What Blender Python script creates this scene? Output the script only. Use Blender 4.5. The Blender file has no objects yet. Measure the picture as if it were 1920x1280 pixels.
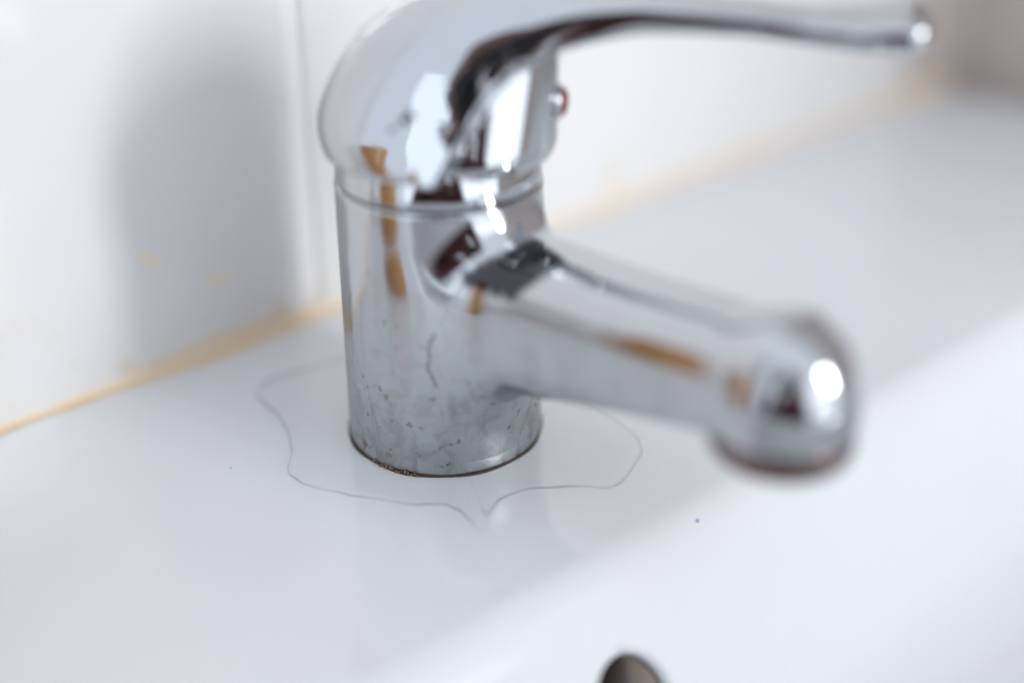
import bpy, math, random
import numpy as np
from mathutils import Vector, Matrix
S = 0.001                      # everything below is written in millimetres
sc = bpy.context.scene
col = sc.collection
random.seed(4); rng = np.random.default_rng(7)

# ------------------------------------------------------------------ camera
PITCH, AZ = math.radians(28.5), math.radians(48.4)
FH = np.array([math.cos(AZ), math.sin(AZ), 0.0])       # horizontal forward
RH = np.array([math.sin(AZ), -math.cos(AZ), 0.0])      # right
FW = FH*math.cos(PITCH) - np.array([0, 0, math.sin(PITCH)])
UP = FH*math.sin(PITCH) + np.array([0, 0, math.cos(PITCH)])
CAM = np.array([-168.6, -213.8, 169.9])
cd = bpy.data.cameras.new('camera'); cam = bpy.data.objects.new('camera', cd); col.objects.link(cam)
M = Matrix((tuple(RH), tuple(UP), tuple(-FW))).transposed().to_4x4()
M.translation = Vector(CAM*S); cam.matrix_world = M
cd.sensor_width = 36; cd.lens = 46.9; cd.clip_start = 0.005; cd.clip_end = 50
cd.dof.use_dof = True; cd.dof.focus_distance = 0.300; cd.dof.aperture_fstop = 1.95
sc.camera = cam

# ------------------------------------------------------------------ world and lamps
w = bpy.data.worlds.new('World'); sc.world = w; w.use_nodes = True
bg = w.node_tree.nodes['Background']; bg.inputs[0].default_value = (0.83, 0.89, 0.98, 1); bg.inputs[1].default_value = 0.58
sc.view_settings.view_transform = 'Standard'; sc.view_settings.look = 'None'
sc.view_settings.exposure = 0.93; sc.view_settings.gamma = 1.0
def area(name, az, el, dist, sx, sy, power, colr, tgt=(0, 0, 50)):
    ld = bpy.data.lights.new(name, 'AREA'); ld.shape = 'RECTANGLE'; ld.size = sx*S; ld.size_y = sy*S
    ld.energy = power; ld.color = colr
    o = bpy.data.objects.new(name, ld); col.objects.link(o)
    a, e = math.radians(az), math.radians(el)
    d = Vector((math.cos(a)*math.cos(e), math.sin(a)*math.cos(e), math.sin(e)))
    o.location = (Vector(tgt) + d*dist)*S
    o.rotation_euler = d.to_track_quat('Z', 'Y').to_euler()
    return o
area('sunlit_window_light', -73, 18, 1500, 190, 520, 4.8, (1.0, 0.98, 0.955))
area('wide_window_light', -72, 9, 1900, 2300, 1150, 4.2, (0.88, 0.95, 1.0))
area('side_window_light', -157, 8, 1500, 470, 1100, 0.56, (0.74, 0.88, 1.0))

# ------------------------------------------------------------------ materials
def mat(name):
    m = bpy.data.materials.new(name); m.use_nodes = True
    nt = m.node_tree; b = nt.nodes['Principled BSDF']
    return m, nt, b
def simple(name, c, rough=0.5, metal=0.0, spec=0.5, coat=0.0, **kw):
    m, nt, b = mat(name)
    b.inputs['Base Color'].default_value = (*c, 1); b.inputs['Roughness'].default_value = rough
    b.inputs['Metallic'].default_value = metal; b.inputs['Specular IOR Level'].default_value = spec
    b.inputs['Coat Weight'].default_value = coat
    return m
def N(nt, typ, **kw):
    n = nt.nodes.new(typ)
    for k, v in kw.items():
        if k.startswith('i_'):
            key = k[2:]; key = int(key) if key.isdigit() else key.replace('_', ' ')
            n.inputs[key].default_value = v
        else: setattr(n, k, v)
    return n
def L(nt, a, b): nt.links.new(a, b)
def ramp(nt, src, p0, p1, c0=(0, 0, 0, 1), c1=(1, 1, 1, 1)):
    r = N(nt, 'ShaderNodeValToRGB'); r.color_ramp.elements[0].position = p0; r.color_ramp.elements[1].position = p1
    r.color_ramp.elements[0].color = c0; r.color_ramp.elements[1].color = c1
    L(nt, src, r.inputs[0]); return r.outputs[0]
def math_(nt, op, a, b=None, clamp=False):
    n = N(nt, 'ShaderNodeMath', operation=op, use_clamp=clamp)
    for i, x in enumerate((a, b)):
        if x is None: continue
        if isinstance(x, (int, float)): n.inputs[i].default_value = x
        else: L(nt, x, n.inputs[i])
    return n.outputs[0]
def mixc(nt, f, a, b):
    n = N(nt, 'ShaderNodeMix', data_type='RGBA')
    if isinstance(f, (int, float)): n.inputs[0].default_value = f
    else: L(nt, f, n.inputs[0])
    for i, x in ((6, a), (7, b)):
        if isinstance(x, tuple): n.inputs[i].default_value = x if len(x) == 4 else (*x, 1)
        else: L(nt, x, n.inputs[i])
    return n.outputs[2]

# clean chrome
def chrome(name, rough=0.05, tarnish=0.0, spots=True):
    m, nt, b = mat(name)
    b.inputs['Metallic'].default_value = 1.0
    tc = N(nt, 'ShaderNodeTexCoord'); P = tc.outputs['Object']
    sep = N(nt, 'ShaderNodeSeparateXYZ'); L(nt, P, sep.inputs[0]); z = sep.outputs[2]
    n1 = N(nt, 'ShaderNodeTexNoise', i_Scale=140.0, i_Detail=5.0, i_Roughness=0.6); L(nt, P, n1.inputs['Vector'])
    smear = ramp(nt, n1.outputs[0], 0.42, 0.72)
    base = mixc(nt, math_(nt, 'MULTIPLY', smear, 0.25), (0.58, 0.60, 0.63), (0.50, 0.51, 0.53))
    rg = math_(nt, 'ADD', math_(nt, 'MULTIPLY', smear, 0.05), rough)
    if tarnish > 0:
        # limescale and worn plating toward the foot of the body
        low = math_(nt, 'SUBTRACT', 1.0, math_(nt, 'DIVIDE', z, 0.052), True)
        lowb = ramp(nt, math_(nt, 'SUBTRACT', 1.0, math_(nt, 'DIVIDE', z, 0.026), True), 0.0, 0.55)
        n2 = N(nt, 'ShaderNodeTexNoise', i_Scale=210.0, i_Detail=8.0, i_Roughness=0.62, i_Distortion=0.8); L(nt, P, n2.inputs['Vector'])
        patch = ramp(nt, n2.outputs[0], 0.50, 0.60)
        pale = ramp(nt, n1.outputs[0], 0.50, 0.62)
        n3 = N(nt, 'ShaderNodeTexNoise', i_Scale=330.0, i_Detail=3.0); L(nt, P, n3.inputs['Vector'])
        spot = ramp(nt, n3.outputs[0], 0.655, 0.69)
        # fine horizontal brushing
        mp = N(nt, 'ShaderNodeMapping'); mp.inputs['Scale'].default_value = (60, 60, 4200); L(nt, P, mp.inputs[0])
        n4 = N(nt, 'ShaderNodeTexNoise', i_Scale=1.0, i_Detail=3.0, i_Roughness=0.7); L(nt, mp.outputs[0], n4.inputs['Vector'])
        # water-flow streaks, long in z
        mp2 = N(nt, 'ShaderNodeMapping'); mp2.inputs['Scale'].default_value = (260, 260, 34); L(nt, P, mp2.inputs[0])
        n5 = N(nt, 'ShaderNodeTexNoise', i_Scale=1.0, i_Detail=4.0, i_Distortion=0.5); L(nt, mp2.outputs[0], n5.inputs['Vector'])
        streak = ramp(nt, n5.outputs[0], 0.55, 0.68)
        base = mixc(nt, math_(nt, 'MULTIPLY', low, 0.8), base, (0.36, 0.385, 0.405))
        base = mixc(nt, math_(nt, 'MULTIPLY', math_(nt, 'MULTIPLY', patch, low), 0.55), base, (0.31, 0.305, 0.31))
        base = mixc(nt, math_(nt, 'MULTIPLY', math_(nt, 'MULTIPLY', pale, low), 0.35), base, (0.55, 0.62, 0.65))
        base = mixc(nt, math_(nt, 'MULTIPLY', math_(nt, 'MULTIPLY', streak, low), 0.75), base, (0.27, 0.265, 0.27))
        base = mixc(nt, math_(nt, 'MULTIPLY', math_(nt, 'MULTIPLY', spot, low), 0.9), base, (0.22, 0.16, 0.13))
        rg = math_(nt, 'ADD', rg, math_(nt, 'MULTIPLY', low, 0.20))
        rg = math_(nt, 'ADD', rg, math_(nt, 'MULTIPLY', math_(nt, 'MULTIPLY', n4.outputs[0], lowb), 0.28))
        ga = N(nt, 'ShaderNodeAttribute', attribute_name='dark_reflection')
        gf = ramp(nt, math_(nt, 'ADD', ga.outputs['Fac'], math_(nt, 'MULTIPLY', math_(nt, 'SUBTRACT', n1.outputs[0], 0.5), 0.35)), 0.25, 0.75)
        base = mixc(nt, math_(nt, 'MULTIPLY', gf, 0.93), base, (0.035, 0.035, 0.042))  # near-black reflection put into the base colour at the spout root
        bp = N(nt, 'ShaderNodeBump', i_Strength=0.25, i_Distance=0.00003)
        h = math_(nt, 'MULTIPLY', math_(nt, 'ADD', n4.outputs[0], math_(nt, 'MULTIPLY', patch, 0.6)), lowb)
        L(nt, h, bp.inputs['Height']); L(nt, bp.outputs[0], b.inputs['Normal'])
    L(nt, base, b.inputs['Base Color']); L(nt, rg, b.inputs['Roughness'])
    return m
M_chrome = chrome('chrome', 0.045)
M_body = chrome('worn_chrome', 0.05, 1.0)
M_brass = simple('tarnished_brass', (0.16, 0.105, 0.09), 0.2, 0.95)
M_red = simple('red_plastic', (0.22, 0.015, 0.025), 0.25)
M_clear = simple('grey_plastic', (0.45, 0.47, 0.48), 0.12, 0.7)
M_dark = simple('dark_gap', (0.02, 0.018, 0.016), 0.8)
M_ink = simple('dark_engraving', (0.03, 0.015, 0.03), 0.6)

def porcelain():
    m, nt, b = mat('porcelain')
    tc = N(nt, 'ShaderNodeTexCoord'); P = tc.outputs['Object']
    n1 = N(nt, 'ShaderNodeTexNoise', i_Scale=14.0, i_Detail=4.0); L(nt, P, n1.inputs['Vector'])
    n2 = N(nt, 'ShaderNodeTexNoise', i_Scale=2200.0, i_Detail=1.0); L(nt, P, n2.inputs['Vector'])
    c = mixc(nt, ramp(nt, n1.outputs[0], 0.35, 0.7), (0.79, 0.815, 0.845), (0.765, 0.79, 0.82))
    c = mixc(nt, ramp(nt, n2.outputs[0], 0.80, 0.83), c, (0.45, 0.42, 0.38))
    vo = N(nt, 'ShaderNodeTexVoronoi', i_Scale=42.0); L(nt, P, vo.inputs['Vector'])
    rgm = math_(nt, 'MULTIPLY', ramp(nt, vo.outputs['Distance'], 0.16, 0.20), ramp(nt, vo.outputs['Distance'], 0.20, 0.24, (1, 1, 1, 1), (0, 0, 0, 1)))
    n6 = N(nt, 'ShaderNodeTexNoise', i_Scale=9.0); L(nt, P, n6.inputs['Vector'])
    rgm = math_(nt, 'MULTIPLY', rgm, ramp(nt, n6.outputs[0], 0.5, 0.62))
    c = mixc(nt, math_(nt, 'MULTIPLY', rgm, 0.10), c, (0.70, 0.71, 0.72))
    L(nt, c, b.inputs['Base Color'])
    b.inputs['Roughness'].default_value = 0.16
    L(nt, math_(nt, 'ADD', math_(nt, 'MULTIPLY', n1.outputs[0], 0.04), math_(nt, 'ADD', math_(nt, 'MULTIPLY', rgm, .15), 0.02)), b.inputs['Roughness'])
    b.inputs['Specular IOR Level'].default_value = 0.62
    return m
M_porc = porcelain()
def tile_mat():
    m, nt, b = mat('wall_tile_glaze')
    tc = N(nt, 'ShaderNodeTexCoord'); P = tc.outputs['Object']
    n1 = N(nt, 'ShaderNodeTexNoise', i_Scale=22.0, i_Detail=2.0); L(nt, P, n1.inputs['Vector'])
    n2 = N(nt, 'ShaderNodeTexNoise', i_Scale=75.0, i_Detail=3.0); L(nt, P, n2.inputs['Vector'])
    sep = N(nt, 'ShaderNodeSeparateXYZ'); L(nt, P, sep.inputs[0])
    low = math_(nt, 'SUBTRACT', 1.0, math_(nt, 'DIVIDE', sep.outputs[2], 0.03), True)
    c = mixc(nt, math_(nt, 'MULTIPLY', math_(nt, 'MULTIPLY', ramp(nt, n2.outputs[0], 0.56, 0.68), low), 0.6), (0.86, 0.86, 0.855), (0.80, 0.66, 0.45))
    L(nt, c, b.inputs['Base Color']); b.inputs['Roughness'].default_value = 0.16
    bp = N(nt, 'ShaderNodeBump', i_Strength=0.08, i_Distance=0.002); L(nt, n1.outputs[0], bp.inputs['Height']); L(nt, bp.outputs[0], b.inputs['Normal'])
    return m
M_tile = tile_mat()
M_grout = simple('grout', (0.90, 0.905, 0.91), 0.8)
M_stain = simple('yellow_stain', (0.87, 0.81, 0.69), 0.5)
def caulk_mat():
    m, nt, b = mat('stained_silicone')
    tc = N(nt, 'ShaderNodeTexCoord'); P = tc.outputs['Object']
    at = N(nt, 'ShaderNodeAttribute', attribute_name='stain')
    n1 = N(nt, 'ShaderNodeTexNoise', i_Scale=90.0, i_Detail=5.0); L(nt, P, n1.inputs['Vector'])
    f = math_(nt, 'MULTIPLY', at.outputs['Fac'], math_(nt, 'ADD', math_(nt, 'MULTIPLY', n1.outputs[0], 0.9), 0.55), True)
    r = N(nt, 'ShaderNodeValToRGB'); L(nt, f, r.inputs[0]); e = r.color_ramp.elements
    e[0].position = 0.0; e[0].color = (0.84, 0.80, 0.76, 1); e[1].position = 1.0; e[1].color = (0.50, 0.33, 0.17, 1)
    x = e.new(0.25); x.color = (0.85, 0.74, 0.63, 1); x = e.new(0.6); x.color = (0.80, 0.64, 0.43, 1)
    L(nt, r.outputs[0], b.inputs['Base Color']); b.inputs['Roughness'].default_value = 0.4
    return m
M_caulk = caulk_mat()
def water_mat():
    m, nt, b = mat('water_film'); nt.nodes.remove(b)
    out = [n for n in nt.nodes if n.type == 'OUTPUT_MATERIAL'][0]
    ge = N(nt, 'ShaderNodeNewGeometry'); dp = N(nt, 'ShaderNodeVectorMath', operation='DOT_PRODUCT')
    L(nt, ge.outputs['Incoming'], dp.inputs[0]); L(nt, ge.outputs['Normal'], dp.inputs[1])
    cs = math_(nt, 'SUBTRACT', 1.0, math_(nt, 'ABSOLUTE', dp.outputs['Value']), True)
    frv = math_(nt, 'ADD', 0.02, math_(nt, 'MULTIPLY', math_(nt, 'POWER', cs, 5.0), 0.98), True)
    tr = N(nt, 'ShaderNodeBsdfTransparent'); gl = N(nt, 'ShaderNodeBsdfGlossy', i_Roughness=0.02)
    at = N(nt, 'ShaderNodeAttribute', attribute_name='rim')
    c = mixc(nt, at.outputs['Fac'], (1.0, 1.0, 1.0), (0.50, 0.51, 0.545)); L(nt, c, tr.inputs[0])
    mx = N(nt, 'ShaderNodeMixShader'); L(nt, frv, mx.inputs[0]); L(nt, tr.outputs[0], mx.inputs[1]); L(nt, gl.outputs[0], mx.inputs[2])
    L(nt, mx.outputs[0], out.inputs[0]); return m
M_water = water_mat()
def hole_mat():
    m, nt, b = mat('overflow_grime')
    tc = N(nt, 'ShaderNodeTexCoord'); P = tc.outputs['Object']
    n1 = N(nt, 'ShaderNodeTexNoise', i_Scale=260.0, i_Detail=5.0); L(nt, P, n1.inputs['Vector'])
    c = mixc(nt, n1.outputs[0], (0.015, 0.007, 0.006), (0.07, 0.04, 0.03)); L(nt, c, b.inputs['Base Color'])
    b.inputs['Roughness'].default_value = 0.6; return m
M_hole = hole_mat()
def wood_mat():
    m, nt, b = mat('orange_wood')
    tc = N(nt, 'ShaderNodeTexCoord'); mp = N(nt, 'ShaderNodeMapping'); mp.inputs['Scale'].default_value = (30, 30, 3)
    L(nt, tc.outputs['Object'], mp.inputs[0])
    n1 = N(nt, 'ShaderNodeTexNoise', i_Scale=1.0, i_Detail=4.0); L(nt, mp.outputs[0], n1.inputs['Vector'])
    c = mixc(nt, n1.outputs[0], (0.42, 0.20, 0.07), (0.75, 0.42, 0.18)); L(nt, c, b.inputs['Base Color']); b.inputs['Roughness'].default_value = 0.4
    return m
M_wood = wood_mat()

# ------------------------------------------------------------------ mesh helpers
def link(name, verts, faces, m, parent=None, smooth=True, normals=None, sharp=None):
    me = bpy.data.meshes.new(name)
    me.from_pydata([tuple(v) for v in np.asarray(verts)*S], [], [tuple(f) for f in faces]); me.validate()
    if smooth:
        me.polygons.foreach_set('use_smooth', [True]*len(me.polygons))
    if sharp: me.set_sharp_from_angle(angle=math.radians(sharp))
    me.materials.append(m)
    if normals is not None: me.normals_split_custom_set_from_vertices([tuple(n) for n in normals])
    o = bpy.data.objects.new(name, me); col.objects.link(o)
    if parent is not None: o.parent = parent
    return o
def thing(o, label, cat, group=None, kind=None):
    if label: o['label'] = label
    if cat: o['category'] = cat
    if group: o['group'] = group
    if kind: o['kind'] = kind
    return o
def empty(name, loc, label, cat):
    o = bpy.data.objects.new(name, None); col.objects.link(o); o.location = Vector(loc)*S; o.empty_display_size = 0.02
    return thing(o, label, cat)
def lathe(prof, n=160, axis=None, org=(0, 0, 0), cap=False):
    """prof: list of (r, h); axis: unit dir"""
    ax = np.array(axis if axis is not None else (0, 0, 1.0), float)
    t = np.array([0, 0, 1.0]) if abs(ax[2]) < .9 else np.array([1.0, 0, 0])
    a = np.cross(t, ax); a /= np.linalg.norm(a); b = np.cross(ax, a)
    V, Fc = [], []
    for r, h in prof:
        for i in range(n):
            th = 2*math.pi*i/n
            V.append(np.array(org)+ax*h+(a*math.cos(th)+b*math.sin(th))*r)
    for j in range(len(prof)-1):
        for i in range(n):
            k = (i+1) % n
            Fc.append((j*n+i, j*n+k, (j+1)*n+k, (j+1)*n+i))
    if cap: Fc.append(tuple(range((len(prof)-1)*n, len(prof)*n)))
    return np.array(V), Fc
def box(x0, x1, y0, y1, z0, z1):
    V = [(x, y, z) for x in (x0, x1) for y in (y0, y1) for z in (z0, z1)]
    Fc = [(0, 1, 3, 2), (4, 6, 7, 5), (0, 4, 5, 1), (2, 3, 7, 6), (0, 2, 6, 4), (1, 5, 7, 3)]
    return V, Fc

# ------------------------------------------------------------------ distance-field modelling
def smin(a, b, k):
    h = np.clip(0.5+0.5*(b-a)/k, 0, 1); return b*(1-h)+a*h-k*h*(1-h)
def smax(a, b, k): return -smin(-a, -b, k)
def ell(P, c, r):
    q = (P-np.array(c)); r = np.array(r, float)
    k0 = np.linalg.norm(q/r, axis=-1); k1 = np.linalg.norm(q/(r*r), axis=-1)
    return k0*(k0-1)/np.maximum(k1, 1e-6)
def vcyl(P, cx, cy, r, z0, z1, rd=1.0):
    d0 = np.hypot(P[..., 0]-cx, P[..., 1]-cy)-r+rd; d1 = np.abs(P[..., 2]-(z0+z1)/2)-(z1-z0)/2+rd
    return np.minimum(np.maximum(d0, d1), 0)+np.hypot(np.maximum(d0, 0), np.maximum(d1, 0))-rd
def rcone(P, a, b, ra, rb):
    a = np.array(a, float); b = np.array(b, float); ab = b-a
    t = np.clip(((P-a)@ab)/(ab@ab), 0, 1)
    return np.linalg.norm(P-a-t[..., None]*ab, axis=-1)-(ra+(rb-ra)*t)
def nets(f, lo, hi, h):
    lo = np.array(lo, float); hi = np.array(hi, float)
    n = np.ceil((hi-lo)/h).astype(int)+1
    G = np.stack(np.meshgrid(*[lo[i]+h*np.arange(n[i]) for i in range(3)], indexing='ij'), -1)
    D = f(G.reshape(-1, 3)).reshape(n)
    ins = D < 0
    c = np.zeros(tuple(n-1), int)
    for dx in (0, 1):
        for dy in (0, 1):
            for dz in (0, 1): c += ins[dx:n[0]-1+dx, dy:n[1]-1+dy, dz:n[2]-1+dz]
    act = (c > 0) & (c < 8); idx = -np.ones(act.shape, int); cells = np.argwhere(act); idx[act] = np.arange(len(cells))
    acc = np.zeros((len(cells), 3)); cnt = np.zeros(len(cells))
    corners = [np.array((i, j, k)) for i in (0, 1) for j in (0, 1) for k in (0, 1)]
    for a in corners:
        for ax in range(3):
            if a[ax]: continue
            b = a.copy(); b[ax] = 1
            pa = cells+a; pb = cells+b
            va = D[pa[:, 0], pa[:, 1], pa[:, 2]]; vb = D[pb[:, 0], pb[:, 1], pb[:, 2]]
            m = (va < 0) != (vb < 0); t = np.where(m, va/np.where(m, va-vb, 1), 0)
            p = pa + t[:, None]*(b-a); acc[m] += p[m]; cnt[m] += 1
    V = lo+h*acc/cnt[:, None]
    Fc = []
    for ax in range(3):
        o1, o2 = [(1, 2), (2, 0), (0, 1)][ax]
        sl0 = [slice(None)]*3; sl1 = [slice(None)]*3; sl0[ax] = slice(0, -1); sl1[ax] = slice(1, None)
        A = ins[tuple(sl0)]; B = ins[tuple(sl1)]
        E = np.argwhere(A != B)
        E = E[(E[:, o1] > 0) & (E[:, o2] > 0) & (E[:, o1] < n[o1]-1) & (E[:, o2] < n[o2]-1)]
        if not len(E): continue
        fl = A[E[:, 0], E[:, 1], E[:, 2]]
        e1 = np.zeros(3, int); e1[o1] = 1; e2 = np.zeros(3, int); e2[o2] = 1
        g = lambda q: idx[q[:, 0], q[:, 1], q[:, 2]]
        q = np.stack([g(E-e1-e2), g(E-e2), g(E), g(E-e1)], 1)
        q[~fl] = q[~fl][:, ::-1]; Fc.append(q)
    Fc = np.concatenate(Fc)
    def grad(V, e=0.05):
        g = np.zeros_like(V)
        for i in range(3):
            d = np.zeros(3); d[i] = e; g[:, i] = (f(V+d)-f(V-d))/(2*e)
        return g
    for _ in range(4):
        g = grad(V); g2 = np.maximum((g*g).sum(1), .05); st = np.clip(f(V)/g2, -.5*h, .5*h); V = V-g*st[:, None]*0.9
    g = grad(V, 0.12); g /= np.maximum(np.linalg.norm(g, axis=1), 1e-6)[:, None]
    return V, Fc, g

# ================================================================== WALL
wallY = 68.0
V, Fc = box(-330, 520, wallY+1.6, wallY+60, -850, 1100)
wall = link('wall', V, Fc, M_grout, smooth=False); thing(wall, 'wall behind the washbasin carrying white glazed tiles', None, kind='structure')
def rounded_tile(x0, x1, z0, z1, y, t=5.0, r=1.2):
    V = []; Fc = []
    ring = []
    prof = [(0, t), (0, r)] + [(r*(1-math.cos(a)), r*(1-math.sin(a))) for a in (0.4, 0.8, 1.2, math.pi/2)]
    for inset, dy in prof:
        i0 = len(V)
        for x, z in ((x0+inset, z0+inset), (x1-inset, z0+inset), (x1-inset, z1-inset), (x0+inset, z1-inset)): V.append((x, y+dy, z))
        ring.append(i0)
    for a, b in zip(ring, ring[1:]):
        for k in range(4): Fc.append((a+k, a+(k+1) % 4, b+(k+1) % 4, b+k))
    Fc.append(tuple(ring[-1]+k for k in range(4)))
    return V, Fc
xs = [(-318, 5.8), (11.4, 290)]
for x0, x1 in xs:
    for zi in range(-4, 4):
        z0 = -12+zi*254
        V, Fc = rounded_tile(x0, x1, z0, z0+250, wallY)
        link('wall_tile', V, Fc, M_tile, wall, smooth=True, sharp=25)
V, Fc = box(292, 332.5, wallY+.6, wallY+1.5, -850, 1100)
link('corner_shade_strip', V, Fc, simple('warm_shade', (0.62, 0.54, 0.49), 0.7), wall, smooth=False)  # strip colour stands in for the soft warm shade toward the corner
# return wall on the right
V, Fc = box(333, 470, -700, wallY+1.5, -850, 1100)
sw = link('side_wall', V, Fc, simple('beige_grey_paint', (0.62, 0.55, 0.51), 0.7), smooth=False); thing(sw, 'beige grey side wall beyond the right end of the basin', None, kind='structure')
V, Fc = box(-3000, 3000, -3000, 200, -870, -850)
fl = link('floor', V, Fc, simple('brown_floor', (0.24, 0.18, 0.15), 0.5), smooth=False); thing(fl, 'dark brown floor', None, kind='structure')

# ================================================================== WASHBASIN
def rrect(x0, x1, y0, y1, r, ns=54, nc=14):
    """counter-clockwise from back right; back side first. returns pts and inward normals"""
    pts = []
    def corner(cx, cy, a0):
        for k in range(nc): 
            a = a0+(math.pi/2)*k/nc; pts.append((cx+r*math.cos(a), cy+r*math.sin(a), -math.cos(a), -math.sin(a)))
    def side(p, q, nx, ny):
        for k in range(ns): t = k/ns; pts.append((p[0]+(q[0]-p[0])*t, p[1]+(q[1]-p[1])*t, nx, ny))
    corner(x1-r, y1-r, 0); side((x1-r, y1), (x0+r, y1), 0, -1)
    corner(x0+r, y1-r, math.pi/2); side((x0, y1-r), (x0, y0+r), 1, 0)
    corner(x0+r, y0+r, math.pi); side((x0+r, y0), (x1-r, y0), 0, 1)
    corner(x1-r, y0+r, 1.5*math.pi); side((x1, y0+r), (x1, y1-r), -1, 0)
    return np.array(pts)
OUT = rrect(-326, 326, -310, 78, 42); INN = rrect(-285, 285, -272, -57.5, 100)
NC = len(OUT)
SL = math.radians(64); RB = 10.5
prof = []                                   # (inset from INN, z)
for k in range(0, 15): a = SL*k/14; prof.append((RB*math.sin(a), -RB*(1-math.cos(a))))
d0, z0 = prof[-1]; LS = 55.0
for k in range(1, 18): s = LS*k/17; prof.append((d0+s*math.cos(SL), z0-s*math.sin(SL)))
d1, z1 = prof[-1]; R2 = 38.0
for k in range(1, 11): a = SL*(1-k/10); prof.append((d1+R2*(math.sin(SL)-math.sin(a)), z1-R2*(math.cos(a)-math.cos(SL))))
prof = np.array(prof); prof_d = prof.copy()
rings = []
ro = 7.0
rings.append(np.c_[OUT[:, :2], np.full(NC, -150.0)]); rings.append(np.c_[OUT[:, :2], np.full(NC, -ro-20)])
for k in range(0, 7):
    a = math.pi/2*k/6; ins = ro*(1-math.cos(a)); rings.append(np.c_[OUT[:, 0]+OUT[:, 2]*ins, OUT[:, 1]+OUT[:, 3]*ins, np.full(NC, -ro*(1-math.sin(a)))])
oi = rings[-1]
for t in (0.25, 0.5, 0.75): rings.append(oi*(1-t)+np.c_[INN[:, :2], np.zeros(NC)]*t)
jb = len(rings)
for d, z in prof: rings.append(np.c_[INN[:, 0]+INN[:, 2]*min(d, 107), INN[:, 1]+INN[:, 3]*d, np.full(NC, z)] if False else np.c_[INN[:, 0]+INN[:, 2]*d, INN[:, 1]+INN[:, 3]*d, np.full(NC, z)])
V = np.concatenate(rings)
cen = np.array([[0, -164, prof[-1][1]-1.0]]); V = np.concatenate([V, cen])
# overflow opening: a block of grid cells is left out and refilled by a lipped patch
HX, HS = -15.8, None
side0 = 14                                   # first column of the back side
colx = INN[side0:side0+54, 0]
ic = int(np.argmin(np.abs(colx-HX)))+side0
jc = jb+14+3                                 # ring where the hole centre falls
HOLE_I, HOLE_J = 3, 4
i0, i1 = ic-HOLE_I, ic+HOLE_I
jtop, jbot = jb+17, jb+17+11
Fc = []
for j in range(len(rings)-1):
    for i in range(NC):
        if jtop <= j < jbot and i0 <= i < i1: continue
        k = (i+1) % NC
        Fc.append((j*NC+i, j*NC+k, (j+1)*NC+k, (j+1)*NC+i))
last = (len(rings)-1)*NC
for i in range(NC): Fc.append((last+i, last+(i+1) % NC, len(V)-1))
# patch: boundary loop of the block
loop = [jtop*NC+i for i in range(i0, i1)] + [j*NC+i1 for j in range(jtop, jbot)] + [jbot*NC+i for i in range(i1, i0, -1)] + [j*NC+i0 for j in range(jbot, jtop, -1)]
Bp = V[loop]
ctr = (V[jtop*NC+i0]+V[jbot*NC+i1])/2; ctr = ctr+np.array([HX-ctr[0], 0, 0])
eU = np.array([1.0, 0, 0]); eW = np.array([0, -math.cos(SL), -math.sin(SL)]); nO = np.cross(eU, eW); nO = nO if nO[2] > 0 else -nO
def to2(p): return (p-ctr)@eU, (p-ctr)@eW
ang = np.array([math.atan2(to2(p)[1], to2(p)[0]) for p in Bp])
ha, hb = 12.2, 15.0
def holept(a, s=1.0):
    r = s*(1+0.035*math.sin(3*a+1)+0.05*math.exp(-((a+2.35)/0.28)**2)*-1.6)
    return ctr+eU*(ha*r*math.cos(a)-0.18*hb*r*math.sin(a))+eW*hb*r*math.sin(a)
# refine loop to smooth outline: subdivide each boundary edge
sub = 4; nb = len(loop)
bang = []
Bref = []
for q in range(nb):
    p, pn = Bp[q], Bp[(q+1) % nb]
    for s in range(sub): Bref.append(p+(pn-p)*s/sub)
Bref = np.array(Bref); nh = len(Bref)
bang = [math.atan2(to2(p)[1]/hb, to2(p)[0]/ha) for p in Bref]
pr = [Bref]
for t in (0.35, 0.65, 0.85): pr.append(np.array([b*(1-t)+holept(a, 1.14)*t for b, a in zip(Bref, bang)]))
for s, dz in ((1.14, 0), (1.09, .12), (1.04, .55), (1.0, 1.4), (0.985, 2.6)): pr.append(np.array([holept(a, s)-nO*dz for a in bang]))
base = len(V); V = np.concatenate([V]+pr)
for r_ in range(len(pr)-1):
    for i in range(nh):
        k = (i+1) % nh; Fc.append((base+r_*nh+i, base+r_*nh+k, base+(r_+1)*nh+k, base+(r_+1)*nh+i))
root = empty('washbasin', (0, 0, 0), 'white glazed ceramic washbasin with a flat rear deck under the chrome tap', 'washbasin')
basin = link('basin', V, Fc, M_porc, root)
import bmesh
bm = bmesh.new(); bm.from_mesh(basin.data); bmesh.ops.recalc_face_normals(bm, faces=bm.faces); bm.to_mesh(basin.data); bm.free()
# grimy channel behind the opening
hr = [np.array([holept(a, 0.986)-nO*2.2 for a in bang]), np.array([holept(a, 1.02)-nO*4 for a in bang]), np.array([holept(a, 1.05)-nO*14 for a in bang]), np.array([holept(a, 1.0)-nO*22 for a in bang])]
hv = np.concatenate(hr); hf = []
for r_ in range(3):
    for i in range(nh):
        k = (i+1) % nh; hf.append((r_*nh+i, r_*nh+k, (r_+1)*nh+k, (r_+1)*nh+i))
hf.append(tuple(3*nh+i for i in range(nh)))
oh = link('overflow_hole', hv, hf, M_hole, root)
rb = np.array([ctr+eU*(4.6-0.18*(-13+k*1.45)+0.15*math.sin(k*.7))+eW*(-13.5+k*1.5)-nO*4.2 for k in range(19)])
rt = np.array([ctr+eU*(12.1-0.18*(-13+k*1.45))+eW*(-13.5+k*1.5)-nO*3.0 for k in range(19)]); rbb = rb-nO*9
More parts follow.
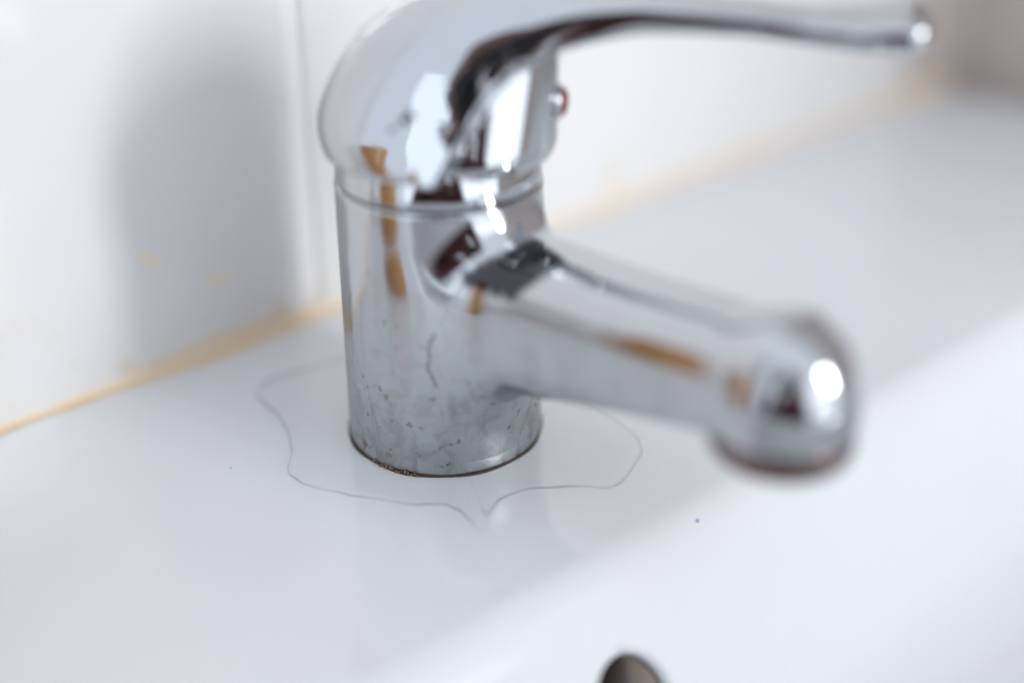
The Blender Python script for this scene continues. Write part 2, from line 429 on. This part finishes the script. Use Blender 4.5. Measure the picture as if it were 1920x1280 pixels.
link('inner_web', np.concatenate([rbb, rb, rt]), [(j*19+k, j*19+k+1, (j+1)*19+k+1, (j+1)*19+k) for j in (0, 1) for k in range(18)], simple('greyish_scale', (0.22, 0.175, 0.15), .6), oh)

# ================================================================== SILICONE BEAD
xs_ = np.arange(-324, 322, 1.5)
def bead(x):
    h = 2.2+0.4*math.sin(x*.11)+0.3*math.sin(x*.31+2)+0.16*math.sin(x*.83)+.12*math.sin(x*1.37+1)
    h += 3.6*math.exp(-((x+18)/24)**2)+1.0*math.exp(-((x-290)/25)**2)
    if x > 20: h += 1.6
    return h
def stain(x):
    s = 0.46 if x < 22 else 0.46-min(1, (x-22)/25)*0.27
    s += 0.25*math.exp(-((x-300)/28)**2)
    return s
V = []; Fc = []; st = []
prf = 7
for q, x in enumerate(xs_):
    h = bead(x); d = 0.75*h+0.6
    for k in range(prf):
        t = k/(prf-1); a = t*math.pi/2
        y = wallY-0.02-d*(1-math.sin(a)) ; z = h*(1-math.cos(a))+0.02
        V.append((x, y+(0.4 if k == prf-1 else 0), z))
        st.append(min(1, stain(x)*(1.35-0.75*t)+0.1*random.random()))
    if q:
        for k in range(prf-1):
            a0 = (q-1)*prf+k; Fc.append((a0, a0+prf, a0+prf+1, a0+1))
ca = link('silicone_bead', V, Fc, M_caulk)
thing(ca, 'yellowed silicone sealant bead where the tiled wall meets the basin deck', 'sealant')
at = ca.data.attributes.new('stain', 'FLOAT', 'POINT'); at.data.foreach_set('value', st)

# small yellow stains splashed on the left tile
def blob(name, c, rx, rz, seed, m, parent=None, plane='wall', h=0.15):
    r = random.Random(seed); n = 18; V = [c]; Fc = []
    for k in range(n):
        a = 2*math.pi*k/n; s = 1+0.35*math.sin(2*a+seed)+0.18*(r.random()-.5)
        if plane == 'wall': V.append((c[0]+rx*s*math.cos(a), c[1]+h, c[2]+rz*s*math.sin(a)))
        else: V.append((c[0]+rx*s*math.cos(a), c[1]+rz*s*math.sin(a), c[2]-h))
        Fc.append((0, 1+k, 1+(k+1) % n))
    return link(name, V, Fc, m, parent)
def ray(x, y): return FW+RH*(x-960)/2500.-UP*(y-640)/2500.
def onwall(x, y):
    d = ray(x, y); t = (wallY-CAM[1])/d[1]; return CAM+d*t
def onz(x, y, z=0.0):
    d = ray(x, y); t = (z-CAM[2])/d[2]; return CAM+d*t
for (x, y, rx, rz, lb) in ((280, 487, 2.8, 2.2, 'small round yellow stain on the left tile, nearer the picture edge'), (410, 522, 2.6, 2.2, 'faint slanting yellow stain on the left tile, nearer the tap')):
    p = onwall(x, y); o = blob('stain', (p[0], p[1]-0.18, p[2]), rx, rz, x, M_stain); thing(o, lb, 'stain')

# ================================================================== PUDDLE
pix = [(520, 708), (492, 722), (482, 742), (500, 762), (526, 785), (540, 815), (546, 850), (539, 878), (552, 898), (578, 911), (622, 921), (660, 930), (720, 938), (776, 948),
       (806, 946), (838, 948), (864, 960), (881, 976), (891, 990), (902, 1000), (913, 998), (917, 984), (916, 968), (925, 951), (944, 934), (985, 919), (1050, 914), (1100, 913), (1145, 915), (1172, 898), (1198, 862),
       (1203, 838), (1188, 812), (1150, 785), (1110, 758), (1060, 728), (1000, 704), (900, 684), (800, 668), (700, 668), (620, 680), (570, 694)]
pp = np.array([onz(*p) for p in pix])[:, :2]
def catmull(P, m):
    out = []; n = len(P)
    for i in range(n):
        a, b, c, d = P[i-1], P[i], P[(i+1) % n], P[(i+2) % n]
        for k in range(m):
            t = k/m; out.append(0.5*((2*b)+(c-a)*t+(2*a-5*b+4*c-d)*t*t+(3*b-a-3*c+d)*t**3))
    return np.array(out)
pc = catmull(pp, 8); npc = len(pc)
pc += 0.10*np.stack([np.sin(np.arange(npc)*.7)+np.sin(np.arange(npc)*.31), np.cos(np.arange(npc)*.53)], 1)
tg = np.roll(pc, -1, 0)-np.roll(pc, 1, 0); tg /= np.linalg.norm(tg, axis=1)[:, None]
area2 = np.sum(pc[:, 0]*np.roll(pc[:, 1], -1)-pc[:, 1]*np.roll(pc[:, 0], -1))
nrm = np.stack([-tg[:, 1], tg[:, 0]], 1)*(1 if area2 > 0 else -1)      # inward
RQ = 0.75
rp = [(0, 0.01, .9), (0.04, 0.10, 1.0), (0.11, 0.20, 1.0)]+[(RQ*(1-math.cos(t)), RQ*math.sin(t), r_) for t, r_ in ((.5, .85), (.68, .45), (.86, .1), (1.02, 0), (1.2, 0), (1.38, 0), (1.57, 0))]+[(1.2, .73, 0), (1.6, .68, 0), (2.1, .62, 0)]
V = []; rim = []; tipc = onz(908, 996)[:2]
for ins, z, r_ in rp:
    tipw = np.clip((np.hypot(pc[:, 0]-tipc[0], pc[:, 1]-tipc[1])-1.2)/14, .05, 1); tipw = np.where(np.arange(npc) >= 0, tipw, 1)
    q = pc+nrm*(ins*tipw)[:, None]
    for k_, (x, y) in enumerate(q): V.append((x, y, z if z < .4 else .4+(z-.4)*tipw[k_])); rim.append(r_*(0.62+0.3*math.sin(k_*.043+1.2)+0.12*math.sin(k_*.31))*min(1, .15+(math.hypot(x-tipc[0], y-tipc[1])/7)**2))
Fc = []
for j in range(len(rp)-1):
    for i in range(npc):
        k = (i+1) % npc; Fc.append((j*npc+i, j*npc+k, (j+1)*npc+k, (j+1)*npc+i))
# inner ring: to the foot of the tap
inner0 = (len(rp)-1)*npc
foot = []
for i in range(npc):
    p = np.array(V[inner0+i])[:2]; u = p/np.linalg.norm(p); foot.append(u*23.3)
b0 = len(V)
for i in range(npc):
    V.append((foot[i][0]*.5+V[inner0+i][0]*.5, foot[i][1]*.5+V[inner0+i][1]*.5, .55)); rim.append(0)
b1 = len(V)
for i in range(npc): V.append((foot[i][0], foot[i][1], .58)); rim.append(0)
for i in range(npc):
    k = (i+1) % npc; Fc.append((inner0+i, inner0+k, b0+k, b0+i)); Fc.append((b0+i, b0+k, b1+k, b1+i))
Fc = [tuple(reversed(f_)) for f_ in Fc] if area2 < 0 else Fc
pu = link('water_puddle', V, Fc, M_water)
thing(pu, 'thin clear puddle of water spread round the foot of the tap', 'puddle')
at = pu.data.attributes.new('rim', 'FLOAT', 'POINT'); at.data.foreach_set('value', rim)

def bead_drop(x, y, l, w_, h, ang):
    c = onz(x, y, .3); V = []; Fc = []; n = 22; m_ = 6
    for j in range(m_+1):
        t = j/m_*math.pi/2
        for k in range(n):
            a = 2*math.pi*k/n; px, py = l*math.cos(a)*math.cos(t), w_*math.sin(a)*math.cos(t)
            V.append((c[0]+px*math.cos(ang)-py*math.sin(ang), c[1]+px*math.sin(ang)+py*math.cos(ang), .30+h*math.sin(t)))
        if j:
            for k in range(n): Fc.append(((j-1)*n+k, (j-1)*n+(k+1) % n, j*n+(k+1) % n, j*n+k))
    o_ = link('droplet', V, Fc, M_water, pu); at_ = o_.data.attributes.new('rim', 'FLOAT', 'POINT'); at_.data.foreach_set('value', [0.0 if i < n else 0.0 for i in range(len(V))])
bead_drop(912, 965, 1.9, .9, .8, math.radians(-112)); bead_drop(984, 921, .9, .6, .35, .3); bead_drop(560, 893, 1.2, .6, .4, -.6)
# specks on the ceramic
for (x, y, r_, m, lb) in ((1307, 975, .42, simple('violet_speck', (0.10, 0.05, 0.45), .6), 'tiny blue violet speck on the basin edge under the spout'),
                        (433, 877, .18, simple('brown_speck', (0.25, 0.23, 0.22), .6), 'tiny dark speck on the deck left of the puddle')):
    p = onz(x, y)
    if x > 1000:
        zz = 0.0
        for _ in range(30): p = onz(x, y, zz); zz = float(np.interp(-57.5-p[1], prof_d[:, 0], prof_d[:, 1]))
    v, f_ = lathe([(r_, -0.9), (r_*.9, .10), (r_*.5, .2), (.001, .22)], 14, org=(p[0], p[1], p[2]))
    thing(link('speck', v, f_, m), lb, 'speck')

# ================================================================== TAP
tap = empty('mixer_tap', (0, 0, 0), 'chrome single lever mixer tap with curved spout and worn stained foot', 'tap')
SA = math.radians(44.0)
sd = RH*math.cos(SA)-FH*math.sin(SA); sd2 = sd[:2]                   # spout direction
sn = np.array([-sd[1], sd[0], 0])
def loc_s(P): return np.stack([P@sd, P@sn, P[..., 2]], -1)
EU = 91.0
def smooth_tab(x, y, xs, k=21):
    v = np.interp(xs, x, y); w_ = np.hanning(k); w_ /= w_.sum(); return np.convolve(np.pad(v, k//2, 'edge'), w_, 'valid')
SUF = np.linspace(-5, 96, 203)
SCZ = smooth_tab([0, 20, 33, 46, 58, 70, 80, 92], [35, 38, 40, 41.8, 43.5, 45.2, 46.5, 47.5], SUF)
SHH = smooth_tab([0, 20, 33, 46, 58, 70, 80, 92], [19, 18.3, 17.0, 15.2, 13.8, 12.8, 12.2, 12.0], SUF)
SHW = smooth_tab([0, 12, 22, 33, 46, 58, 70, 80, 92], [18.5, 17.0, 14.6, 13.2, 12.6, 12.3, 12.1, 11.9, 11.7], SUF)
def f_body(P):
    Q = loc_s(P)
    b = vcyl(P, 0, 0, 22.8, 2.0, 63.6, 0.9)
    # spout: flattened rounded cone, wide at the root
    u = Q[..., 0]
    cz = np.interp(u, SUF, SCZ); hh = np.interp(u, SUF, SHH); hw = np.interp(u, SUF, SHW)
    y = Q[..., 1]/hw; z = (Q[..., 2]-cz)/hh
    n_ = 2.7
    rad = (np.abs(y)**n_+np.abs(z)**n_)**(1/n_)
    s = (rad-1)*np.minimum(hw, hh)*0.92
    s = np.maximum(s, np.maximum(-u, u-EU))
    b = smin(b, s, 7.0+3.0*(lambda t: t*t*(3-2*t))(np.clip((62-P[..., 2])/44, 0, 1)))
    # end: domed cylinder with the aerator below
    er = np.hypot(u-EU, Q[..., 1])/14.0; ez = np.abs(Q[..., 2]-39.5)/np.where(Q[..., 2] > 39.5, 21.4, 14.5)
    nz = 2.45
    e = ((er**nz+ez**nz)**(1/nz)-1)*13.5
    e = smax(e, 40.2-Q[..., 2], 0.7)
    b = smin(b, e, 3.5)
    # keep the seat of the collar flat
    b = smax(b, P[..., 2]-63.6, 0.9)
    return b
V, Fc, G = nets(f_body, (-27, -110, -1), (40, 27, 68), 0.85)
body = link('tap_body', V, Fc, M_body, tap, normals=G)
BV = V
# foot ring, with a slim bevel, and dirt line under it
v, f_ = lathe([(22.2, 0.25), (22.45, 0.27), (22.66, 0.38), (22.78, 0.55), (22.82, 0.8), (22.83, 0.9), (22.83, 1.0), (22.83, 3.3), (22.82, 3.36), (22.7, 3.38)], 256)
link('foot_ring', v, f_, M_body, tap)
v, f_ = lathe([(22.6, 0.02), (23.15, 0.04), (23.2, 0.22), (22.95, 0.42), (22.2, 0.45)], 200)
for i in range(len(v)):
    a = math.atan2(v[i][1], v[i][0]); s = 1+0.006*math.sin(9*a)+0.01*math.exp(-((abs(a)-2.75)/0.25)**2); v[i][0] *= s; v[i][1] *= s
link('gasket', v, f_, simple('dark_brown_gasket', (0.06, 0.03, 0.018), .6), tap)
# aerator
ex, ey = sd[0]*EU, sd[1]*EU
v, f_ = lathe([(12.6, 40.9), (13.55, 40.3), (13.8, 39.6), (13.85, 38.2), (13.7, 36.8), (13.3, 35.5), (12.7, 34.7), (11.9, 34.3), (10.6, 34.3), (10.2, 36.5), (.01, 36.5)], 96, org=(ex, ey, 0))
link('aerator', v, f_, M_brass, tap)
# collar between body and head
v, f_ = lathe([(21.6, 63.2), (21.7, 64.0), (22.55, 64.25), (22.6, 64.7), (22.35, 66.8), (21.95, 69.0), (21.3, 71.5), (20.5, 74)], 220)
link('collar', v, f_, M_chrome, tap)
v, f_ = lathe([(21.2, 63.3), (21.75, 63.45), (21.75, 64.1), (21.2, 64.2)], 160)
link('seam_gap', v, f_, M_dark, tap)
# head and lever
LA = math.radians(10.0)
hd = RH*math.cos(LA)-FH*math.sin(LA); hn = np.array([-hd[1], hd[0], 0])
def loc_h(P): return np.stack([P@hd, P@hn, P[..., 2]], -1)
# the hood and lever are one bar swept along a curve: (u, z, half thickness, half width)
K = np.array([(-12, 58, 13, 24.6), (-12, 66, 13.8, 25.0), (-10.9, 74, 15.5, 25.2), (-6.8, 81, 16.1, 24.2), (-2, 87.6, 15.0, 22.6), (4, 93.0, 13.0, 20.6),
    (10.2, 96.8, 10.5, 18.0), (16.5, 99, 8.1, 15.4), (24.5, 100.5, 6.0, 12.8), (33, 101.2, 4.7, 10.4), (42, 101.6, 4.0, 9.2), (52, 101.3, 3.5, 8.0), (63, 100.8, 3.1, 7.2), (74, 99.9, 3.0, 7.8), (84, 99.7, 3.3, 9.4), (92, 100.1, 3.8, 10.4), (100, 101.3, 3.6, 10.0)])
kt = np.r_[0, np.cumsum(np.hypot(np.diff(K[:, 0]), np.diff(K[:, 1])))]
st_ = np.linspace(0, kt[-1], 420)
KS = np.stack([smooth_tab(kt, K[:, i], st_, 31) for i in range(4)], 1)
KS[0, :2] = K[0, :2]
ee = np.sqrt(np.clip(1-np.clip((st_-(kt[-1]-7.0))/6.9, 0, 1)**2, 0.0004, 1)); KS[:, 2] *= ee; KS[:, 3] *= ee
gu = np.arange(-34, 112, .5); gz = np.arange(58, 112, .5)
GP = np.stack(np.meshgrid(gu, gz, indexing='ij'), -1).reshape(-1, 1, 2)
dd = ((GP-KS[None, :, :2])**2).sum(-1)
ki = dd.argmin(1); d_ = np.sqrt(dd[np.arange(len(ki)), ki])
# continuous parameter by projecting on the neighbouring segments
tgk = np.gradient(KS[:, :2], axis=0); tl = np.linalg.norm(tgk, axis=1); tgk /= tl[:, None]
rel = GP[:, 0]-KS[ki, :2]; al = (rel*tgk[ki]).sum(1); fr_ = np.clip(ki+al/tl[ki], 0, len(KS)-1)
T_ = np.interp(fr_, np.arange(len(KS)), KS[:, 2]); W_ = np.interp(fr_, np.arange(len(KS)), KS[:, 3])
off = rel[:, 0]*-tgk[ki, 1]+rel[:, 1]*tgk[ki, 0]; beyond = np.where(ki >= len(KS)-1, np.maximum(al, 0), 0)
TAB = np.stack([off, T_, W_, beyond], -1).reshape(len(gu), len(gz), 4)
def look(u, z):
    a = np.clip((u-gu[0])/.5, 0, len(gu)-1.001); b = np.clip((z-gz[0])/.5, 0, len(gz)-1.001)
    i = a.astype(int); j = b.astype(int); fa = (a-i)[:, None]; fb = (b-j)[:, None]
    return TAB[i, j]*(1-fa)*(1-fb)+TAB[i+1, j]*fa*(1-fb)+TAB[i, j+1]*(1-fa)*fb+TAB[i+1, j+1]*fa*fb
def f_head(P):
    Q = loc_h(P); u, v_, z = Q[..., 0], Q[..., 1], Q[..., 2]
    tb = look(u, z); o_, T, W, bey = tb[:, 0], tb[:, 1], tb[:, 2], tb[:, 3]
    kb = np.clip((44-u)/26, 0, 1); kb = kb*kb*(3-2*kb)
    T0 = T; T = T0*(1+0.82*kb); oc = o_+0.82*kb*T0; ne = np.where(oc > 0, 3.0, 4.0)
    h = ((np.abs(oc/T)**ne+np.abs((np.abs(v_)+0.19*oc*kb)/W)**ne)**(1/ne)-1)*np.minimum(T, W)*0.9+bey
    h = smax(h, -(o_+T0), 1.3)
    h = smax(h, (np.hypot(u, v_)-np.interp(z, [66, 69, 71, 75, 80, 90, 120], [22.3, 23.8, 25.2, 27.2, 29.5, 36, 60])-np.clip(u, 0, 200)*1.5)*0.8, 3.0)
    h = smax(h, 69.8-z, 1.2)
    # inner barrel
    rv = 20.9-0.26*np.clip(z-70, 0, 40)
    rr = np.sqrt(((u-5.2)/20.6)**2+(v_/rv)**2)
    q = (rr-1)*rv*0.95
    q = smax(q, (rr*20.6-(17.2+0.95*(z-67.3)))*0.7, 2.0)
    q = smax(q, 69.6-z, 0.8)
    q = np.minimum(q, vcyl(Q, 0, 0, 21.2, 69.7, 76, 1.0))
    q = smax(q, z-96+0.004*(u*u), 1)
    return smin(h, q, 1.3)
V, Fc, G = nets(f_head, (-34, -98, 62), (82, 34, 112), 0.85)
head = link('lever_handle', V, Fc, M_chrome, tap, normals=G)
# hot/cold indicator
c0 = hd*25.2+np.array([0, 0, 81.4])
v, f_ = lathe([(3.9, -1.6), (3.9, 0.5), (3.7, 1.2), (3.2, 1.7), (2.9, 1.75)], 48, axis=hd, org=c0)
ind = link('indicator_ring', v, f_, M_chrome, tap)
v, f_ = lathe([(2.95, 1.6), (2.8, 2.1), (2.0, 2.55), (1.0, 2.75), (.01, 2.8)], 40, axis=hd, org=c0)
link('indicator_button', v, f_, M_red, tap)
# (march needs f_head)
def surf(f, p, it=30):
    p = np.array([p], float)
    for _ in range(it):
        g = np.array([[(f(p+np.eye(3)[i]*.05)-f(p-np.eye(3)[i]*.05))[0]/.1 for i in range(3)]]); p = p-g*f(p)[:, None]*.7/max((g*g).sum(), .1)
    return p[0], g[0]/np.linalg.norm(g)
def march(x, y, f, t0=230, t1=330):
    d = ray(x, y); ts = np.arange(t0, t1, .25); P = CAM+ts[:, None]*d; D = f(P); k = np.argmax(D < 0); return P[k] if D[k] < 0 else None
def stroke(p, q, wd):
    A = march(*p, f_head); B = march(*q, f_head)
    if A is None or B is None: return
    n = 5; V = []; Fc = []
    for k in range(n+1):
        c, g = surf(f_head, A+(B-A)*k/n); t = (B-A)/np.linalg.norm(B-A); s = np.cross(g, t); s /= np.linalg.norm(s)
        V += [c-g*.05-s*wd, c+g*.09-s*wd*.9, c+g*.09+s*wd*.9, c-g*.05+s*wd]
        if k:
            b = 4*(k-1)
            for j in range(3): Fc.append((b+j, b+j+1, b+j+5, b+j+4))
    return V, Fc
segs = [((752, 222), (762, 234), .6), ((764, 210), (776, 222), .6), ((757, 228), (770, 216), .5), ((732, 248), (737, 241), .5), ((741, 240), (746, 234), .2)]
VV = []; FF = []
for a_, b_, w_ in segs:
    r = stroke(a_, b_, w_)
    if r:
        o_ = len(VV); VV += list(r[0]); FF += [tuple(i+o_ for i in f__) for f__ in r[1]]
if VV: link('printed_mark', VV, FF, M_ink, tap)

# dark reflection painted into the chrome where the spout leaves the body
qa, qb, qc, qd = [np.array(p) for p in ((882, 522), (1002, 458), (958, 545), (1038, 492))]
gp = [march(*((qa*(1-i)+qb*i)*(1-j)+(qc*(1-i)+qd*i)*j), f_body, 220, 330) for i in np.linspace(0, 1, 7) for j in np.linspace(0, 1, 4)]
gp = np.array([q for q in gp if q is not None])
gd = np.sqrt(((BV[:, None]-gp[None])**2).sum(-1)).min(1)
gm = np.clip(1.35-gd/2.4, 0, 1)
at = body.data.attributes.new('dark_reflection', 'FLOAT', 'POINT'); at.data.foreach_set('value', gm)
# dried drip and spots on the plated body
def strip(pts, wd, f, lift=.03):
    A = [march(x, y, f, 200, 340) for x, y in pts]; A = np.array([q for q in A if q is not None]); A = np.array([surf(f, q)[0] for q in A])
    tt = np.linspace(0, len(A)-1, 5*len(A)); C3 = np.stack([np.interp(tt, np.arange(len(A)), A[:, i]) for i in range(3)], 1); V = []; Fc = []
    for k in range(len(C3)):
        c, g = surf(f, C3[k], 6); t = C3[min(k+1, len(C3)-1)]-C3[max(k-1, 0)]; t /= np.linalg.norm(t); s_ = np.cross(g, t); w_ = wd*(0.6+0.5*math.sin(k*1.3)*.5+.3*random.random())*(0.3 if k in (0, len(C3)-1) else 1)
        V += [c+g*lift*.3-s_*w_, c+g*lift*2, c+g*lift*.3+s_*w_]
        if k:
            b = 3*(k-1); Fc += [(b, b+1, b+4, b+3), (b+1, b+2, b+5, b+4)]
    return V, Fc
M_drip = simple('dried_drip', (0.30, 0.27, 0.27), .35, .75)
v, f_ = strip([(816, 626), (808, 640), (803, 655), (806, 670), (801, 688), (808, 702), (815, 716), (820, 728)], .42, f_body)
link('dried_drip', v, f_, M_drip, tap)
v, f_ = strip([(866, 528), (852, 556), (840, 580), (824, 610)], .5, f_body)
link('dried_drip', v, f_, simple('pale_drip', (0.60, 0.60, 0.62), .3, .8), tap)
def spot(x, y, ru_, rz_, tilt, m, seed):
    q = march(x, y, f_body, 220, 340)
    if q is None: return
    c, g = surf(f_body, q); e1 = np.cross([0, 0, 1.0], g); e1 /= np.linalg.norm(e1); e2 = np.cross(g, e1); r = random.Random(seed)
    n = 14; V = [c+g*.08]; Fc = []; ct, sn_ = math.cos(tilt), math.sin(tilt)
    ph1 = r.random()*6
    for k in range(n):
        a = 2*math.pi*k/n; rr = 1+.3*math.sin(2*a+ph1)+.25*math.sin(3*a+2*ph1)+.2*(r.random()-.5)
        x_, z_ = ru_*rr*math.cos(a), rz_*rr*math.sin(a); p = c+e1*(x_*ct-z_*sn_)+e2*(x_*sn_+z_*ct); p = surf(f_body, p, 4); V.append(p[0]+p[1]*.05); Fc.append((0, 1+k, 1+(k+1) % n))
    link('corrosion_spot', V, Fc, m, tap)
M_sp = simple('corroded_plating', (0.31, 0.29, 0.285), .45, .6); M_sp2 = simple('brown_corrosion', (0.38, 0.325, 0.29), .5, .4)
for k, (x, y, a_, b_, t_, m) in enumerate([(712, 728, .45, .6, .3, M_sp2), (724, 744, .5, .9, .4, M_sp2), (703, 866, .9, .55, .5, M_sp), (728, 852, .8, .8, .2, M_sp), (733, 842, .4, .5, .2, M_sp), (681, 706, .16, .3, 0, M_sp), (690, 725, .14, .3, 0, M_sp),
        (826, 838, .25, .8, -.5, M_sp), (832, 836, .7, .15, .5, M_sp), (790, 802, .5, .5, 0, M_sp2), (785, 852, .7, .6, .2, M_sp), (1002, 786, .35, .8, 0, M_sp2), (1005, 770, .2, .6, 0, M_sp), (817, 872, .25, .5, -.3, M_sp2), (722, 604, .25, .9, .1, M_sp), (690, 512, .2, .6, .1, M_sp), (744, 612, .3, .5, 0, M_sp2), (880, 720, .3, .3, 0, M_sp)]):
    spot(x, y, a_, b_, t_, m, k)
# rusty deposit at the left of the foot
V = []; Fc = []
for k in range(16):
    a = math.radians(186+k*1.9+random.random()*1.2); r_ = 23.1+random.random()*.35; zz = .1+random.random()*.7; sz_ = .25+.3*random.random(); o_ = len(V)
    c = np.array([r_*math.cos(a), r_*math.sin(a), zz])
    V += [c+sz_*np.array(q)*(.7+.5*random.random()) for q in ((1, 0, 0), (-1, 0, 0), (0, 1, 0), (0, -1, 0), (0, 0, 1), (0, 0, -1))]
    Fc += [tuple(o_+i for i in f__) for f__ in ((0, 2, 4), (2, 1, 4), (1, 3, 4), (3, 0, 4), (2, 0, 5), (1, 2, 5), (3, 1, 5), (0, 3, 5))]
link('rust_deposit', V, Fc, simple('rust_crust', (0.30, 0.19, 0.10), .8), tap)

# ================================================================== seen only in the reflections
v, f_ = lathe([(.01, 0.3), (24, 0.3), (25.5, 1.5), (26, 40), (27, 92), (26.5, 93.5), (24.5, 93.5), (24, 92), (23, 6), (.01, 5)], 72, org=(-166, 3, 0))
o = link('tumbler', v, f_, M_wood); thing(o, 'orange brown wooden tumbler mirrored as an orange streak in the left side of the tap', 'tumbler')
def f_person(P):
    # local frame: +x toward the tap, z measured from the hips
    t = rcone(P*np.array([1, .72, 1]), (0, 0, -60), (-10, 0, 230), 120, 105)
    t = smin(t, rcone(P, (0, 0, 250), (40, 0, 330), 62, 50), 40)
    t = smin(t, ell(P, (70, 0, 420), (92, 76, 116)), 25)
    t = smin(t, ell(P, (165, 0, 405), (16, 12, 20)), 10)
    for s in (1, -1):
        t = smin(t, rcone(P, (0, 165*s, 225), (30, 235*s, 30), 55, 40), 45)
        t = smin(t, rcone(P, (30, 235*s, 30), (130, 95*s, 330), 40, 26), 15)
        t = smin(t, ell(P, (138, 84*s, 365), (24, 22, 45)), 12)
        t = smin(t, rcone(P, (-20, 85*s, -90), (10, 100*s, -330), 92, 62), 50)
        t = smin(t, rcone(P, (10, 100*s, -330), (-60, 105*s, -560), 60, 40), 20)
        t = smin(t, rcone(P, (-60, 105*s, -565), (90, 115*s, -575), 38, 30), 20)
    return t
def f_hair(P):
    h = ell(P, (58, 0, 438), (100, 86, 118)); return smax(h, (P[..., 0]-105)+(-(P[..., 2]-440))*.35, 12)
ph = CAM-FH*195; ph[2] = -190
Rm = np.stack([FH, np.cross([0, 0, 1], FH), [0, 0, 1.0]], 0)
V, Fc, G = nets(f_person, (-190, -300, -640), (210, 300, 560), 13)
zc_ = V[:, 2][Fc].mean(1); xc_ = V[:, 0][Fc].mean(1)
o = link('person', V@Rm+ph, Fc, simple('maroon_clothes', (0.09, 0.025, 0.025), .8), normals=G@Rm)
o.data.materials.append(simple('skin', (0.16, 0.085, 0.07), .5))
o.data.polygons.foreach_set('material_index', [(1 if (z > 312 and (x > 0)) else 0) for x, z in zip(xc_, zc_)][:len(o.data.polygons)])
thing(o, 'person in dark red clothes mirrored as a narrow brown streak in the tap', 'person')
V, Fc, G = nets(f_hair, (-60, -100, 300), (130, 100, 570), 11)
link('hair', V@Rm+ph, Fc, simple('dark_hair', (0.03, 0.02, 0.018), .5), o, normals=G@Rm)

# the camera in the person's hands, behind the lens position
def cam_box(x0, x1, y0, y1, z0, z1, r=6):
    bm = bmesh.new(); bmesh.ops.create_cube(bm, size=1)
    for v_ in bm.verts: v_.co = Vector(((x0+x1)/2+v_.co.x*(x1-x0), (y0+y1)/2+v_.co.y*(y1-y0), (z0+z1)/2+v_.co.z*(z1-z0)))
    bmesh.ops.bevel(bm, geom=list(bm.edges), offset=r, segments=3, affect='EDGES'); bm.verts.ensure_lookup_table()
    V = np.array([v_.co[:] for v_ in bm.verts]); Fc = [[v_.index for v_ in f_.verts] for f_ in bm.faces]; bm.free(); return V, Fc
CB = np.stack([RH, UP, FW], 0)
M_blk = simple('black_rubber', (0.015, 0.015, 0.017), .5)
V, Fc = cam_box(-50, 50, -40, 30, -62, -22)
o = link('photo_camera', V@CB+CAM, Fc, M_blk, sharp=40); thing(o, 'black camera held by the person, mirrored as a tiny dark spot in the tap', 'camera')
v, f_ = lathe([(30, -24), (31, -6), (30, -4), (24, -4), (22, -12), (.01, -14)], 48, axis=FW, org=CAM)
link('lens', v, f_, M_blk, o)
V, Fc = cam_box(-18, 18, 24, 46, -60, -24, 5); link('viewfinder_hump', V@CB+CAM, Fc, M_blk, o)
